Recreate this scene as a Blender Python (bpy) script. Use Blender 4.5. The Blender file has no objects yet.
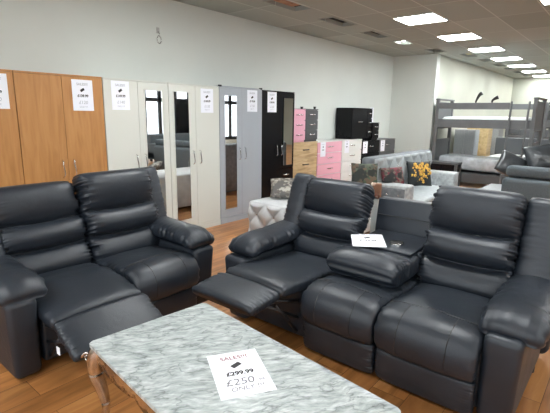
import bpy, bmesh, math, random
from mathutils import Vector, Matrix, noise
random.seed(7)
PI = math.pi
col = bpy.context.scene.collection
scene = bpy.context.scene

# ------------------------------------------------------------------ materials
def newmat(name):
    m = bpy.data.materials.new(name); m.use_nodes = True
    nt = m.node_tree; return m, nt, nt.nodes['Principled BSDF']
def N(nt, t, **kw):
    n = nt.nodes.new(t)
    for k, v in kw.items():
        if k in n.inputs: n.inputs[k].default_value = v
        else: setattr(n, k, v)
    return n
def L(nt, a, b): nt.links.new(a, b)
def coords(nt, scale=(1, 1, 1), rot=(0, 0, 0), kind='Object'):
    tc = N(nt, 'ShaderNodeTexCoord'); mp = N(nt, 'ShaderNodeMapping')
    mp.inputs['Scale'].default_value = scale; mp.inputs['Rotation'].default_value = rot
    L(nt, tc.outputs[kind], mp.inputs['Vector']); return mp.outputs['Vector']
def ramp(nt, fac, stops):
    r = N(nt, 'ShaderNodeValToRGB'); e = r.color_ramp.elements
    while len(e) < len(stops): e.new(.5)
    for k, (p, c) in enumerate(stops):
        e[k].position = p; e[k].color = (*c, 1) if len(c) == 3 else c
    L(nt, fac, r.inputs['Fac']); return r.outputs['Color']
def bump(nt, b, h, strength=.3, dist=.01):
    bn = N(nt, 'ShaderNodeBump'); bn.inputs['Strength'].default_value = strength; bn.inputs['Distance'].default_value = dist
    L(nt, h, bn.inputs['Height']); L(nt, bn.outputs['Normal'], b.inputs['Normal'])
def plain(name, c, rough=.5, metal=0, spec=.5, nscale=None, namt=.08, bstr=0, bdist=.002, coat=0):
    m, nt, b = newmat(name)
    b.inputs['Roughness'].default_value = rough; b.inputs['Metallic'].default_value = metal
    b.inputs['Specular IOR Level'].default_value = spec; b.inputs['Coat Weight'].default_value = coat
    n = N(nt, 'ShaderNodeTexNoise'); n.inputs['Scale'].default_value = nscale or 8; n.inputs['Detail'].default_value = 4
    L(nt, coords(nt), n.inputs['Vector'])
    lo = tuple(x*(1-namt) for x in c); hi = tuple(min(1, x*(1+namt)) for x in c)
    L(nt, ramp(nt, n.outputs['Fac'], [(.3, lo), (.7, hi)]), b.inputs['Base Color'])
    if bstr: bump(nt, b, n.outputs['Fac'], bstr, bdist)
    return m

M = {}
def leather():
    m, nt, b = newmat('black_leather')
    v = coords(nt)
    n1 = N(nt, 'ShaderNodeTexNoise'); n1.inputs['Scale'].default_value = 5; n1.inputs['Detail'].default_value = 5
    n2 = N(nt, 'ShaderNodeTexVoronoi'); n2.inputs['Scale'].default_value = 260
    n3 = N(nt, 'ShaderNodeTexNoise'); n3.inputs['Scale'].default_value = 9; n3.inputs['Detail'].default_value = 3; n3.inputs['Distortion'].default_value = 1.5
    for n in (n1, n2, n3): L(nt, v, n.inputs['Vector'])
    L(nt, ramp(nt, n1.outputs['Fac'], [(.3, (.0125, .0165, .023)), (.75, (.018, .023, .032))]), b.inputs['Base Color'])
    b.inputs['Specular IOR Level'].default_value = .5
    L(nt, ramp(nt, n1.outputs['Fac'], [(.3, (.38,)*3), (.7, (.47,)*3)]), b.inputs['Roughness'])
    b1 = N(nt, 'ShaderNodeBump'); b1.inputs['Strength'].default_value = .25; b1.inputs['Distance'].default_value = .0012
    L(nt, n2.outputs['Distance'], b1.inputs['Height'])
    b2 = N(nt, 'ShaderNodeBump'); b2.inputs['Strength'].default_value = .22; b2.inputs['Distance'].default_value = .010
    L(nt, n3.outputs['Fac'], b2.inputs['Height']); L(nt, b1.outputs['Normal'], b2.inputs['Normal'])
    L(nt, b2.outputs['Normal'], b.inputs['Normal'])
    return m
M['leather'] = leather()

def floor_mat():
    m, nt, b = newmat('wood_laminate')
    v = coords(nt)
    br = N(nt, 'ShaderNodeTexBrick'); br.inputs['Scale'].default_value = 1
    br.inputs['Brick Width'].default_value = 1.25; br.inputs['Row Height'].default_value = .19
    br.inputs['Mortar Size'].default_value = .0015; br.offset = .37
    br.inputs['Color1'].default_value = (0, 0, 0, 1); br.inputs['Color2'].default_value = (1, 1, 1, 1); br.inputs['Mortar'].default_value = (.5, .5, .5, 1)
    L(nt, v, br.inputs['Vector'])
    g = N(nt, 'ShaderNodeTexNoise'); g.inputs['Scale'].default_value = 1; g.inputs['Detail'].default_value = 7; g.inputs['Distortion'].default_value = .8
    va = N(nt, 'ShaderNodeVectorMath', operation='MULTIPLY_ADD')
    va.inputs[1].default_value = (1.6, 13, 1); L(nt, v, va.inputs[0])
    vb = N(nt, 'ShaderNodeVectorMath', operation='SCALE'); vb.inputs['Scale'].default_value = 9
    L(nt, br.outputs['Color'], vb.inputs[0]); L(nt, vb.outputs[0], va.inputs[2]); L(nt, va.outputs[0], g.inputs['Vector'])
    c = ramp(nt, g.outputs['Fac'], [(.25, (.21, .080, .020)), (.5, (.42, .175, .055)), (.75, (.56, .28, .10))])
    hs = N(nt, 'ShaderNodeHueSaturation'); L(nt, c, hs.inputs['Color'])
    mr = N(nt, 'ShaderNodeMapRange'); mr.inputs['To Min'].default_value = .78; mr.inputs['To Max'].default_value = 1.18
    L(nt, br.outputs['Color'], mr.inputs['Value']); L(nt, mr.outputs[0], hs.inputs['Value'])
    mx = N(nt, 'ShaderNodeMix', data_type='RGBA'); L(nt, br.outputs['Fac'], mx.inputs['Factor'])
    L(nt, hs.outputs['Color'], mx.inputs['A']); mx.inputs['B'].default_value = (.05, .018, .008, 1)
    L(nt, mx.outputs['Result'], b.inputs['Base Color'])
    b.inputs['Roughness'].default_value = .3; b.inputs['Specular IOR Level'].default_value = .5
    bump(nt, b, g.outputs['Fac'], .08, .002)
    return m
M['floor'] = floor_mat()

def wood(name, c1, c2, c3, scale=(9, 9, .9), rough=.45):
    m, nt, b = newmat(name)
    n = N(nt, 'ShaderNodeTexNoise'); n.inputs['Scale'].default_value = 2.2; n.inputs['Detail'].default_value = 6; n.inputs['Distortion'].default_value = .7
    L(nt, coords(nt, scale), n.inputs['Vector'])
    L(nt, ramp(nt, n.outputs['Fac'], [(.28, c1), (.5, c2), (.74, c3)]), b.inputs['Base Color'])
    b.inputs['Roughness'].default_value = rough; bump(nt, b, n.outputs['Fac'], .05, .002)
    return m
M['beech'] = wood('beech_veneer', (.37, .165, .048), (.46, .215, .068), (.52, .26, .09))
M['oak'] = wood('oak_veneer', (.36, .24, .12), (.56, .40, .22), (.68, .52, .32), (1.2, 9, 9))
M['pine'] = wood('pine_veneer', (.50, .36, .17), (.62, .46, .24), (.70, .54, .30), (1.2, 9, 9))

def marble():
    m, nt, b = newmat('grey_marble')
    v = coords(nt, (1, 1, 1), (0, 0, .55))
    w = N(nt, 'ShaderNodeTexNoise'); w.inputs['Scale'].default_value = 3.5; w.inputs['Detail'].default_value = 5
    L(nt, v, w.inputs['Vector'])
    ad = N(nt, 'ShaderNodeVectorMath', operation='MULTIPLY_ADD'); ad.inputs[1].default_value = (.12, .12, 0)
    L(nt, w.outputs['Color'], ad.inputs[0]); L(nt, v, ad.inputs[2])
    st = N(nt, 'ShaderNodeMapping'); st.inputs['Scale'].default_value = (12, 42, 1); L(nt, ad.outputs[0], st.inputs['Vector'])
    n1 = N(nt, 'ShaderNodeTexNoise'); n1.inputs['Scale'].default_value = 1.3; n1.inputs['Detail'].default_value = 8; n1.inputs['Roughness'].default_value = .62
    L(nt, st.outputs[0], n1.inputs['Vector'])
    c1 = ramp(nt, n1.outputs['Fac'], [(.29, (.16, .18, .18)), (.41, (.30, .33, .325)), (.52, (.39, .425, .42)), (.66, (.55, .58, .575))])
    st2 = N(nt, 'ShaderNodeMapping'); st2.inputs['Scale'].default_value = (3.2, 8, 1); st2.inputs['Rotation'].default_value = (0, 0, .5); L(nt, ad.outputs[0], st2.inputs['Vector'])
    n2 = N(nt, 'ShaderNodeTexNoise'); n2.inputs['Scale'].default_value = 1.6; n2.inputs['Detail'].default_value = 6
    L(nt, st2.outputs[0], n2.inputs['Vector'])
    ma = N(nt, 'ShaderNodeMath', operation='SUBTRACT'); L(nt, n2.outputs['Fac'], ma.inputs[0]); ma.inputs[1].default_value = .5
    mb = N(nt, 'ShaderNodeMath', operation='ABSOLUTE'); L(nt, ma.outputs[0], mb.inputs[0])
    vein = ramp(nt, mb.outputs[0], [(0, (.50, .52, .52)), (.012, (.85, .85, .85)), (.03, (1, 1, 1))])
    mx = N(nt, 'ShaderNodeMix', data_type='RGBA', blend_type='MULTIPLY'); mx.inputs['Factor'].default_value = 1
    L(nt, c1, mx.inputs['A']); L(nt, vein, mx.inputs['B']); L(nt, mx.outputs['Result'], b.inputs['Base Color'])
    b.inputs['Roughness'].default_value = .32; b.inputs['Specular IOR Level'].default_value = .35
    return m
M['marble'] = marble()

def ceil_mat():
    m, nt, b = newmat('ceiling_tiles')
    v = coords(nt)
    br = N(nt, 'ShaderNodeTexBrick'); br.inputs['Scale'].default_value = 1; br.offset = 0
    br.inputs['Brick Width'].default_value = 1.2; br.inputs['Row Height'].default_value = .6
    br.inputs['Mortar Size'].default_value = .009; br.inputs['Mortar Smooth'].default_value = .6
    br.inputs['Color1'].default_value = (.35, .37, .34, 1); br.inputs['Color2'].default_value = (.43, .455, .42, 1); br.inputs['Mortar'].default_value = (.62, .64, .60, 1)
    mp = N(nt, 'ShaderNodeMapping'); mp.inputs['Location'].default_value = (.2, .04, 0); L(nt, v, mp.inputs['Vector']); L(nt, mp.outputs[0], br.inputs['Vector'])
    L(nt, br.outputs['Color'], b.inputs['Base Color']); b.inputs['Roughness'].default_value = .8; b.inputs['Specular IOR Level'].default_value = .2
    n = N(nt, 'ShaderNodeTexNoise'); n.inputs['Scale'].default_value = 60; L(nt, v, n.inputs['Vector']); bump(nt, b, n.outputs['Fac'], .15, .003)
    return m
M['ceil'] = ceil_mat()
M['wall'] = plain('wall_paint', (.66, .69, .655), .7, nscale=1.3, namt=.03, spec=.2)
M['wallcream'] = plain('cream_wall_paint', (.50, .51, .44), .7, nscale=1, namt=.05, spec=.2)
M['white'] = plain('white_laminate', (.64, .65, .60), .35, nscale=2, namt=.015)
M['grey'] = plain('grey_laminate', (.38, .41, .45), .35, nscale=2, namt=.02)
M['black'] = plain('black_gloss', (.006, .006, .007), .25, nscale=2, namt=.1, spec=.22)
M['pink'] = plain('pink_gloss', (.80, .42, .52), .35, nscale=2, namt=.03)
M['charcoal'] = plain('charcoal_laminate', (.085, .09, .095), .4, nscale=3, namt=.08)
M['cream'] = plain('cream_laminate', (.74, .76, .735), .4, nscale=2, namt=.02)
M['chrome'] = plain('chrome', (.72, .72, .72), .12, 1, nscale=4, namt=.03)
M['champ'] = plain('mirrored_steel', (.56, .51, .47), .16, 1, nscale=14, namt=.25, bstr=.25, bdist=.004)
M['mirror'] = plain('mirror_glass', (.86, .88, .87), .015, 1, nscale=1, namt=.0)
M['dark'] = plain('cavity_shade', (.012, .012, .012), .8)  # near-black colour stands in for the shade inside hollows
M['steel'] = plain('dark_mechanism_steel', (.05, .05, .055), .45, .8)
M['paper'] = plain('white_paper', (.84, .86, .93), .6, nscale=5, namt=.01)
M['ink'] = plain('black_ink', (.012, .012, .014), .6)
M['redink'] = plain('dark_red_ink', (.26, .09, .11), .6)
M['greyink'] = plain('grey_ink', (.16, .16, .18), .6)
M['greyprint'] = plain('light_grey_print', (.42, .43, .48), .6)
M['tuft'] = plain('pale_tufted_velvet', (.50, .51, .52), .5, nscale=10, namt=.08)
M['silver'] = plain('silver_crushed_velvet', (.36, .38, .39), .42, nscale=20, namt=.28, bstr=.35, bdist=.006)
M['seatwhite'] = plain('pale_silver_velvet', (.36, .395, .41), .45, nscale=18, namt=.12, bstr=.3, bdist=.006)
M['greyvel'] = plain('mid_grey_velvet', (.15, .165, .18), .6, nscale=18, namt=.2, bstr=.2, bdist=.004)
M['bluegrey'] = plain('blue_grey_fabric', (.085, .103, .115), .85, nscale=60, namt=.14, bstr=.25, bdist=.002)
M['palegrey'] = plain('pale_grey_fabric', (.34, .36, .37), .8, nscale=40, namt=.12, bstr=.2, bdist=.002)
M['bunk'] = plain('grey_painted_wood', (.135, .14, .145), .5, nscale=5, namt=.08)
M['plastic'] = plain('clear_wrapped_mattress', (.46, .49, .52), .2, nscale=7, namt=.22, bstr=.8, bdist=.03)
M['mattress'] = plain('white_mattress', (.74, .76, .77), .6, nscale=7, namt=.06, bstr=.3, bdist=.01)
M['darkfab'] = plain('dark_wrapped_fabric', (.04, .045, .05), .3, nscale=8, namt=.3, bstr=.7, bdist=.02)
M['alum'] = plain('black_window_frame', (.02, .02, .022), .4)
M['rubber'] = plain('black_plastic', (.02, .02, .02), .4)
M['timber'] = wood('raw_timber', (.30, .13, .07), (.48, .24, .14), (.56, .32, .2), (3, 9, 9), .7)
M['duct'] = plain('galvanised_duct', (.45, .45, .43), .35, .7)
M['yellowtile'] = plain('yellowed_tile', (.62, .55, .30), .7)

def emit(name, c, s):
    m, nt, b = newmat(name)
    b.inputs['Base Color'].default_value = (.8, .8, .8, 1); b.inputs['Emission Color'].default_value = (*c, 1)
    b.inputs['Emission Strength'].default_value = s
    return m
M['led'] = emit('lit_panel', (.955, .995, 1), 14.5)

def floral(name, base, cols, scale=22, thr=.5):
    m, nt, b = newmat(name)
    v = coords(nt)
    vo = N(nt, 'ShaderNodeTexVoronoi'); vo.inputs['Scale'].default_value = scale; L(nt, v, vo.inputs['Vector'])
    n = N(nt, 'ShaderNodeTexNoise'); n.inputs['Scale'].default_value = 7; n.inputs['Detail'].default_value = 2; L(nt, v, n.inputs['Vector'])
    sp = N(nt, 'ShaderNodeSeparateColor'); L(nt, vo.outputs['Color'], sp.inputs[0])
    st = [(i/len(cols), c) for i, c in enumerate(cols)]
    cc = ramp(nt, sp.outputs[0], st)
    mask = ramp(nt, n.outputs['Fac'], [(thr, (0, 0, 0)), (thr+.04, (1, 1, 1))])
    mx = N(nt, 'ShaderNodeMix', data_type='RGBA'); L(nt, mask, mx.inputs['Factor']); mx.inputs['A'].default_value = (*base, 1); L(nt, cc, mx.inputs['B'])
    L(nt, mx.outputs['Result'], b.inputs['Base Color']); b.inputs['Roughness'].default_value = .7
    return m
M['fl_red'] = floral('dark_red_floral', (.012, .014, .014), [(.10, .012, .018), (.20, .03, .05), (.02, .03, .02), (.16, .12, .10)], 26, .46)
M['fl_green'] = floral('dark_green_floral', (.012, .016, .012), [(.03, .06, .03), (.10, .12, .08), (.02, .02, .02), (.12, .08, .05)], 24, .48)
M['fl_grey'] = floral('brown_grey_print', (.09, .085, .08), [(.28, .26, .23), (.06, .05, .045), (.16, .14, .12), (.36, .34, .3)], 30, .45)
M['fl_brown'] = floral('brown_cream_print', (.20, .09, .05), [(.45, .30, .20), (.10, .05, .03), (.3, .12, .08), (.5, .42, .34)], 40, .42)
M['navy'] = plain('dark_teal_print', (.012, .018, .020), .6, nscale=20, namt=.5)
M['orange'] = floral('orange_flower_print', (.50, .20, .02), [(.75, .32, .03), (.60, .42, .06), (.35, .12, .02), (.8, .5, .1)], 60, .30)

# ------------------------------------------------------------------ geometry helpers
def link(name, me, mat, parent=None, smooth=False):
    o = bpy.data.objects.new(name, me); col.objects.link(o)
    if mat is not None: me.materials.append(M[mat] if isinstance(mat, str) else mat)
    if parent: o.parent = parent
    if smooth:
        for p in me.polygons: p.use_smooth = True
    return o
def finish(bm, name, mat, parent=None, smooth=False):
    bmesh.ops.recalc_face_normals(bm, faces=bm.faces[:])
    me = bpy.data.meshes.new(name); bm.to_mesh(me); bm.free()
    return link(name, me, mat, parent, smooth)
def add_box(bm, x0, x1, y0, y1, z0, z1, bev=0, seg=2, mat4=None):
    r = bmesh.ops.create_cube(bm, size=1)
    vs = r['verts']
    for v in vs:
        v.co = Vector(((x0+x1)/2+v.co.x*(x1-x0), (y0+y1)/2+v.co.y*(y1-y0), (z0+z1)/2+v.co.z*(z1-z0)))
    if bev:
        es = list({e for v in vs for e in v.link_edges})
        r2 = bmesh.ops.bevel(bm, geom=es, offset=bev, segments=seg, affect='EDGES', profile=.5)
        vs = list({v for f in r2['faces'] for v in f.verts} | {v for v in vs if v.is_valid})
    if mat4 is not None:
        for v in vs: v.co = mat4 @ v.co
    return vs
def box(name, mat, parent, x0, x1, y0, y1, z0, z1, bev=.002, seg=2, smooth=False, mat4=None):
    bm = bmesh.new(); add_box(bm, x0, x1, y0, y1, z0, z1, bev, seg, mat4)
    return finish(bm, name, mat, parent, smooth)
def tube(bm, pts, radii, n=10, flat=1.0):
    rings = []
    P = [Vector(p) for p in pts]
    if not isinstance(radii, (list, tuple)): radii = [radii]*len(P)
    for i, p in enumerate(P):
        t = (P[min(i+1, len(P)-1)]-P[max(i-1, 0)]).normalized()
        a = t.cross(Vector((0, 0, 1)))
        if a.length < .1: a = t.cross(Vector((0, 1, 0)))
        a.normalize(); b = t.cross(a)
        rings.append([bm.verts.new(p+a*radii[i]*math.cos(2*PI*k/n)+b*radii[i]*flat*math.sin(2*PI*k/n)) for k in range(n)])
    for i in range(len(rings)-1):
        for k in range(n): bm.faces.new((rings[i][k], rings[i][(k+1) % n], rings[i+1][(k+1) % n], rings[i+1][k]))
    bm.faces.new(rings[0][::-1]); bm.faces.new(rings[-1])
def smoothpath(pts, n):
    # Catmull-Rom, then resample evenly
    P = [Vector(p) for p in pts]; out = []
    Q = [P[0]*2-P[1]]+P+[P[-1]*2-P[-2]]
    for i in range(1, len(Q)-2):
        for k in range(16):
            t = k/16
            out.append(.5*((2*Q[i])+(-Q[i-1]+Q[i+1])*t+(2*Q[i-1]-5*Q[i]+4*Q[i+1]-Q[i+2])*t*t+(-Q[i-1]+3*Q[i]-3*Q[i+1]+Q[i+2])*t**3))
    out.append(P[-1])
    d = [0]
    for a, b in zip(out, out[1:]): d.append(d[-1]+(b-a).length)
    res = []; j = 0
    for i in range(n):
        s = d[-1]*i/(n-1)
        while j < len(d)-2 and d[j+1] < s: j += 1
        t = (s-d[j])/max(1e-9, d[j+1]-d[j]); res.append(out[j].lerp(out[j+1], min(1, t)))
    return res
def sg(x, e): return math.copysign(abs(x)**e, x)
def pad(name, mat, parent, x0, x1, path, top, bot, ns=48, nu=44, e=.55, ep=3.0, wr=.006, wf=34, wl=.16, seed=0, endw=.25, depthfn=None):
    """puffed cushion: path is (y,z) points; the cross-section is a rounded box around it, 'top' on the left of the travel direction"""
    P = smoothpath([(a, b) for a, b in path], ns)
    bm = bmesh.new(); rings = []
    xc = (x0+x1)/2; hw = (x1-x0)/2
    for i, p in enumerate(P):
        s = i/(ns-1)
        t = (P[min(i+1, ns-1)]-P[max(i-1, 0)]).normalized()
        nrm = Vector((-t.y, t.x))
        E = max(0.0, 1-abs(2*s-1)**(ep*4))**(1/ep)
        W = 1-endw*(1-max(0, 1-abs(2*s-1)**14)**.5)
        ring = []
        for k in range(nu):
            th = 2*PI*k/nu
            cx, sn = sg(math.cos(th), e), sg(math.sin(th), e)
            u = (cx*W+1)/2
            T = (top(s, u) if callable(top) else top) if sn > 0 else bot
            ed = 1-abs(cx)                                    # distance from side seam
            w = math.exp(-ed/wl) if sn > 0 else 0
            sd = (1 if cx > 0 else -1)*3.1+seed
            g = .35-2.2*abs(noise.noise(Vector((s*wf, sd, 1.7))))+.5*noise.noise(Vector((s*wf*2.3, sd, 5.1)))
            h = sn*T*E + (wr*g*w*E)
            lat = hw*cx*W*(.93+.07*E) + (.5*wr*g*math.copysign(1, cx) if abs(cx) > .9 else 0)
            dd = (depthfn(s, u, sn) if depthfn else 0)
            q = p+nrm*(h+dd)
            ring.append(bm.verts.new((xc+lat, q.x, q.y)))
        rings.append(ring)
    for i in range(ns-1):
        for k in range(nu): bm.faces.new((rings[i][k], rings[i][(k+1) % nu], rings[i+1][(k+1) % nu], rings[i+1][k]))
    bm.faces.new(rings[0][::-1]); bm.faces.new(rings[-1])
    return finish(bm, name, mat, parent, True)
def empty(name, loc=(0, 0, 0), rz=0):
    o = bpy.data.objects.new(name, None); col.objects.link(o); o.location = loc; o.rotation_euler = (0, 0, rz); o.empty_display_size = .1
    return o
def tag(o, label=None, cat=None, group=None, kind=None):
    if label: o['label'] = label
    if cat: o['category'] = cat
    if group: o['group'] = group
    if kind: o['kind'] = kind
    return o
def copy_tree(o, parent=None):
    c = o.copy(); col.objects.link(c); c.parent = parent
    for ch in list(o.children): copy_tree(ch, c)
    return c
def text(name, s, size, mat, parent, loc, rot=(0, 0, 0), sx=1, bold=0, skew=0):
    cu = bpy.data.curves.new('t', 'FONT'); cu.body = s; cu.size = size; cu.align_x = 'CENTER'; cu.align_y = 'CENTER'
    cu.extrude = .00015; cu.offset = bold; cu.shear = skew
    to = bpy.data.objects.new('t', cu); col.objects.link(to)
    bpy.context.view_layer.update()
    me = bpy.data.meshes.new_from_object(to.evaluated_get(bpy.context.evaluated_depsgraph_get()))
    bpy.data.objects.remove(to)
    o = link(name, me, mat, parent); me.name = name
    o.location = loc; o.rotation_euler = rot; o.scale = (sx, 1, 1)
    return o

# ------------------------------------------------------------------ the room
WL = 4.75; CE = 2.9
def st(o): o['kind'] = 'structure'; return o
def quadmesh(name, mat, quads):
    bm = bmesh.new()
    for q in quads: bm.faces.new([bm.verts.new(p) for p in q])
    me = bpy.data.meshes.new(name); bm.to_mesh(me); bm.free(); return st(link(name, me, mat))
X0, X1, Y0 = -3.0, 17.85, -6.0
st(box('floor', 'floor', None, X0-.2, X1+.2, Y0-.2, WL+.2, -.1, 0, 0))
st(box('wall_left', 'wall', None, X0-.2, 10.34, WL, WL+.2, 0, CE+.5, 0))
st(box('wall_end', 'wall', None, 10.14, 10.34, 3.70, WL, 0, CE+.5, 0))
st(box('wall_far_left', 'wallcream', None, 10.34, X1+.2, 3.70, 3.9, 0, CE+.5, 0))
st(box('wall_back', 'wallcream', None, X1, X1+.2, Y0-.2, 3.70, 0, CE+.5, 0))
# near and right walls with shop windows
def wall_with_windows(name, axis, pos, a0, a1, wins, z0w=.35, z1w=2.6):
    bm = bmesh.new()
    def b(u0, u1, z0, z1):
        if u1-u0 < .01: return
        if axis == 'y': add_box(bm, u0, u1, pos-.2, pos, z0, z1)
        else: add_box(bm, pos-.2, pos, u0, u1, z0, z1)
    cur = a0
    for w0, w1 in wins:
        b(cur, w0, 0, CE+.5); b(w0, w1, 0, z0w); b(w0, w1, z1w, CE+.5); cur = w1
    b(cur, a1, 0, CE+.5)
    st(finish(bm, name, 'wall'))
gm, gnt, gb = newmat('window_glass')
gb.inputs['Base Color'].default_value = (1, 1, 1, 1); gb.inputs['Roughness'].default_value = 0
tr = N(gnt, 'ShaderNodeBsdfTransparent'); gl = N(gnt, 'ShaderNodeBsdfGlossy'); gl.inputs['Roughness'].default_value = .01
mxs = N(gnt, 'ShaderNodeMixShader'); mxs.inputs['Fac'].default_value = .06
L(gnt, tr.outputs[0], mxs.inputs[1]); L(gnt, gl.outputs[0], mxs.inputs[2]); L(gnt, mxs.outputs[0], gnt.nodes['Material Output'].inputs['Surface'])
M['glass'] = gm
RW = [(7.0, 9.3), (9.7, 12.0), (12.6, 15.2)]
NW = [(-5.2, -1.2), (-.7, 3.6)]
wall_with_windows('wall_right', 'y', Y0, X0-.2, X1+.2, RW)
wall_with_windows('wall_near', 'x', X0, Y0, WL, NW)
wi = 1
for (a, b_) , ax in [(w, 'y') for w in RW]+[(w, 'x') for w in NW]:
    bm = bmesh.new(); t = .15 if ax == 'y' else .07
    us = [a+(b_-a)*k/3 for k in range(4)]
    for u in us:
        u0 = min(max(a, u-t/2), b_-t)
        if ax == 'y': add_box(bm, u0, u0+t, Y0-.12, Y0-.05, .35, 2.6)
        else: add_box(bm, X0-.12, X0-.05, u0, u0+t, .35, 2.6)
    for z in (.35, 1.95, 2.6-t):
        if ax == 'y': add_box(bm, a, b_, Y0-.12, Y0-.05, z, z+t)
        else: add_box(bm, X0-.12, X0-.05, a, b_, z, z+t)
    w = st(finish(bm, 'window_%d' % wi, 'alum')); wi += 1
    bm = bmesh.new()
    if ax == 'y': add_box(bm, a, b_, Y0-.09, Y0-.084, .35, 2.6)
    else: add_box(bm, X0-.09, X0-.084, a, b_, .35, 2.6)
    finish(bm, 'pane', 'glass', w)
# ceiling with missing tiles
holes = [(4.40, 5.02, 3.58, 3.84, 'timber'), (5.65, 6.30, 3.63, 3.86, 'duct'), (6.92, 7.55, 3.66, 3.86, 'duct'), (8.10, 8.50, 3.60, 3.82, 'led'),
         (9.45, 9.95, 3.46, 3.72, 'dark'), (10.45, 11.05, 3.10, 3.32, 'yellowtile'), (11.7, 12.25, 3.04, 3.26, 'dark'), (12.9, 13.4, 3.02, 3.22, 'dark'), (14.0, 14.5, 3.02, 3.2, 'dark'), (15.2, 15.7, 3.04, 3.2, 'dark'), (16.3, 16.8, 3.04, 3.2, 'dark')]
xs = sorted({X0-.2, X1+.2} | {h[0] for h in holes} | {h[1] for h in holes}); ys = sorted({Y0-.2, WL+.2} | {h[2] for h in holes} | {h[3] for h in holes})
qs = []
for xa, xb in zip(xs, xs[1:]):
    for ya, yb in zip(ys, ys[1:]):
        mx_, my_ = (xa+xb)/2, (ya+yb)/2
        if not any(h[0] < mx_ < h[1] and h[2] < my_ < h[3] for h in holes): qs.append([(xa, ya, CE), (xa, yb, CE), (xb, yb, CE), (xb, ya, CE)])
quadmesh('ceiling', 'ceil', qs)
st(box('ceiling_slab', 'dark', None, X0-.2, X1+.2, Y0-.2, WL+.2, CE+.34, CE+.44, 0))['kind'] = 'structure'
for i, (a, b_, c, d, mt) in enumerate(holes):
    bm = bmesh.new(); t = .012
    for (x0, x1, y0, y1) in ((a-.02, a, c-.02, d+.02), (b_, b_+.02, c-.02, d+.02), (a, b_, c-.02, c), (a, b_, d, d+.02)): add_box(bm, x0, x1, y0, y1, CE-.008, CE+.05)
    f = st(finish(bm, 'trim_%d' % (i+1), 'ceil'))
    if mt in ('timber', 'yellowtile'):
        box('board', mt, f, a+.0, b_-.1, c+.0, d-.02, CE+.03, CE+.045, .002)
    elif mt == 'duct':
        bm = bmesh.new(); tube(bm, [(a-.1, c+.2, CE+.16), (b_+.1, c+.12, CE+.14)], .07, 14); finish(bm, 'duct_pipe', 'duct', f, True)
    elif mt == 'led':
        bm = bmesh.new(); bmesh.ops.create_uvsphere(bm, u_segments=14, v_segments=8, radius=.06, matrix=Matrix.Translation(((a+b_)/2, (c+d)/2, CE+.05)) @ Matrix.Scale(.5, 4, (0, 0, 1)))
        finish(bm, 'spot_lamp', 'led', f, True)
# skirting
st(box('baseboard_left', 'white', None, X0, 10.14, WL-.015, WL, 0, .09, .002))
st(box('baseboard_far_left', 'white', None, 10.34, X1, 3.685, 3.70, 0, .09, .002))

# ceiling lights
def make_light():
    t = empty('ceiling_light')
    bm = bmesh.new(); s = .30; w = .012
    for q in ((-s, s, -s, -s+w), (-s, s, s-w, s), (-s, -s+w, -s+w, s-w), (s-w, s, -s+w, s-w)): add_box(bm, *q, -.012, -.001)
    finish(bm, 'frame', 'white', t)
    box('diffuser', 'led', t, -s+w, s-w, -s+w, s-w, -.007, -.002, 0)
    return t
proto = make_light()
ords = ['nearest the camera', 'second nearest the camera', 'third nearest the camera', 'fourth nearest the camera', 'fifth nearest the camera', 'sixth nearest the camera', 'farthest from the camera']
first = True
def put_light(x, y, lab):
    global first
    o = proto if first else copy_tree(proto); first = False
    o.location = (x, y, CE); tag(o, lab, 'ceiling light', 'square lit panels in the ceiling')
for k in range(7):
    put_light(6.51+1.79*k, 2.67, 'square lit ceiling panel in the long row, %s' % ords[k])
put_light(6.30, .83, 'square lit ceiling panel cut by the top right corner of the photo')
rest = [(2.93, 2.67), (-.65, 2.67), (2.7, .83), (-.9, .83), (-.9, -1.6), (2.7, -1.6), (6.3, -1.6), (9.9, -1.6), (-.9, -4.3), (2.7, -4.3), (6.3, -4.3), (9.9, -4.3), (13.5, -4.3), (13.5, -1.6)]
for q in rest: put_light(*q, 'square lit ceiling panel outside the photo')

# ------------------------------------------------------------------ recliner sofas
def bulges(seams, amps, low=.35):
    def f(s, u):
        sag = .022*(1-(2*u-1)**2)
        ss = [0]+[q-sag for q in seams]+[1.0]
        for a, b, A in zip(ss, ss[1:], amps):
            if s <= b or b == 1.0:
                t = min(1, max(0, (s-a)/(b-a)))
                t = t**1.0
                g = max(0, math.sin(PI*t))**.38 if a > 0 else max(0, math.sin(PI*(.35+.65*t)))**.42
                if b == 1.0: g = max(0, math.sin(PI*(t*.62)))**.42 if t > .0 else 0
                return A*(low+(1-low)*g)
        return amps[-1]
    return f
def make_back(parent, x0, x1, lean, ztop, y0=.50, seed=0, zb=.40):
    # path runs from bottom to top; left of travel = towards the sitter (-y)
    y1 = y0+lean
    path = [(y0, zb), (y0+lean*.35, zb+(ztop-zb)*.4), (y1, ztop-.03)]
    return pad('backrest', 'leather', parent, x0, x1, path, bulges([.31, .585], [.11, .125, .145], .0), .10,
               ns=120, nu=84, e=.42, ep=2.2, wr=.028, wf=30, wl=.10, seed=seed, endw=.12)
def groove(us, d=.012, w=.012):
    return lambda s, u: -sum(d*math.exp(-((u-q)/w)**2) for q in us)
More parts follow.
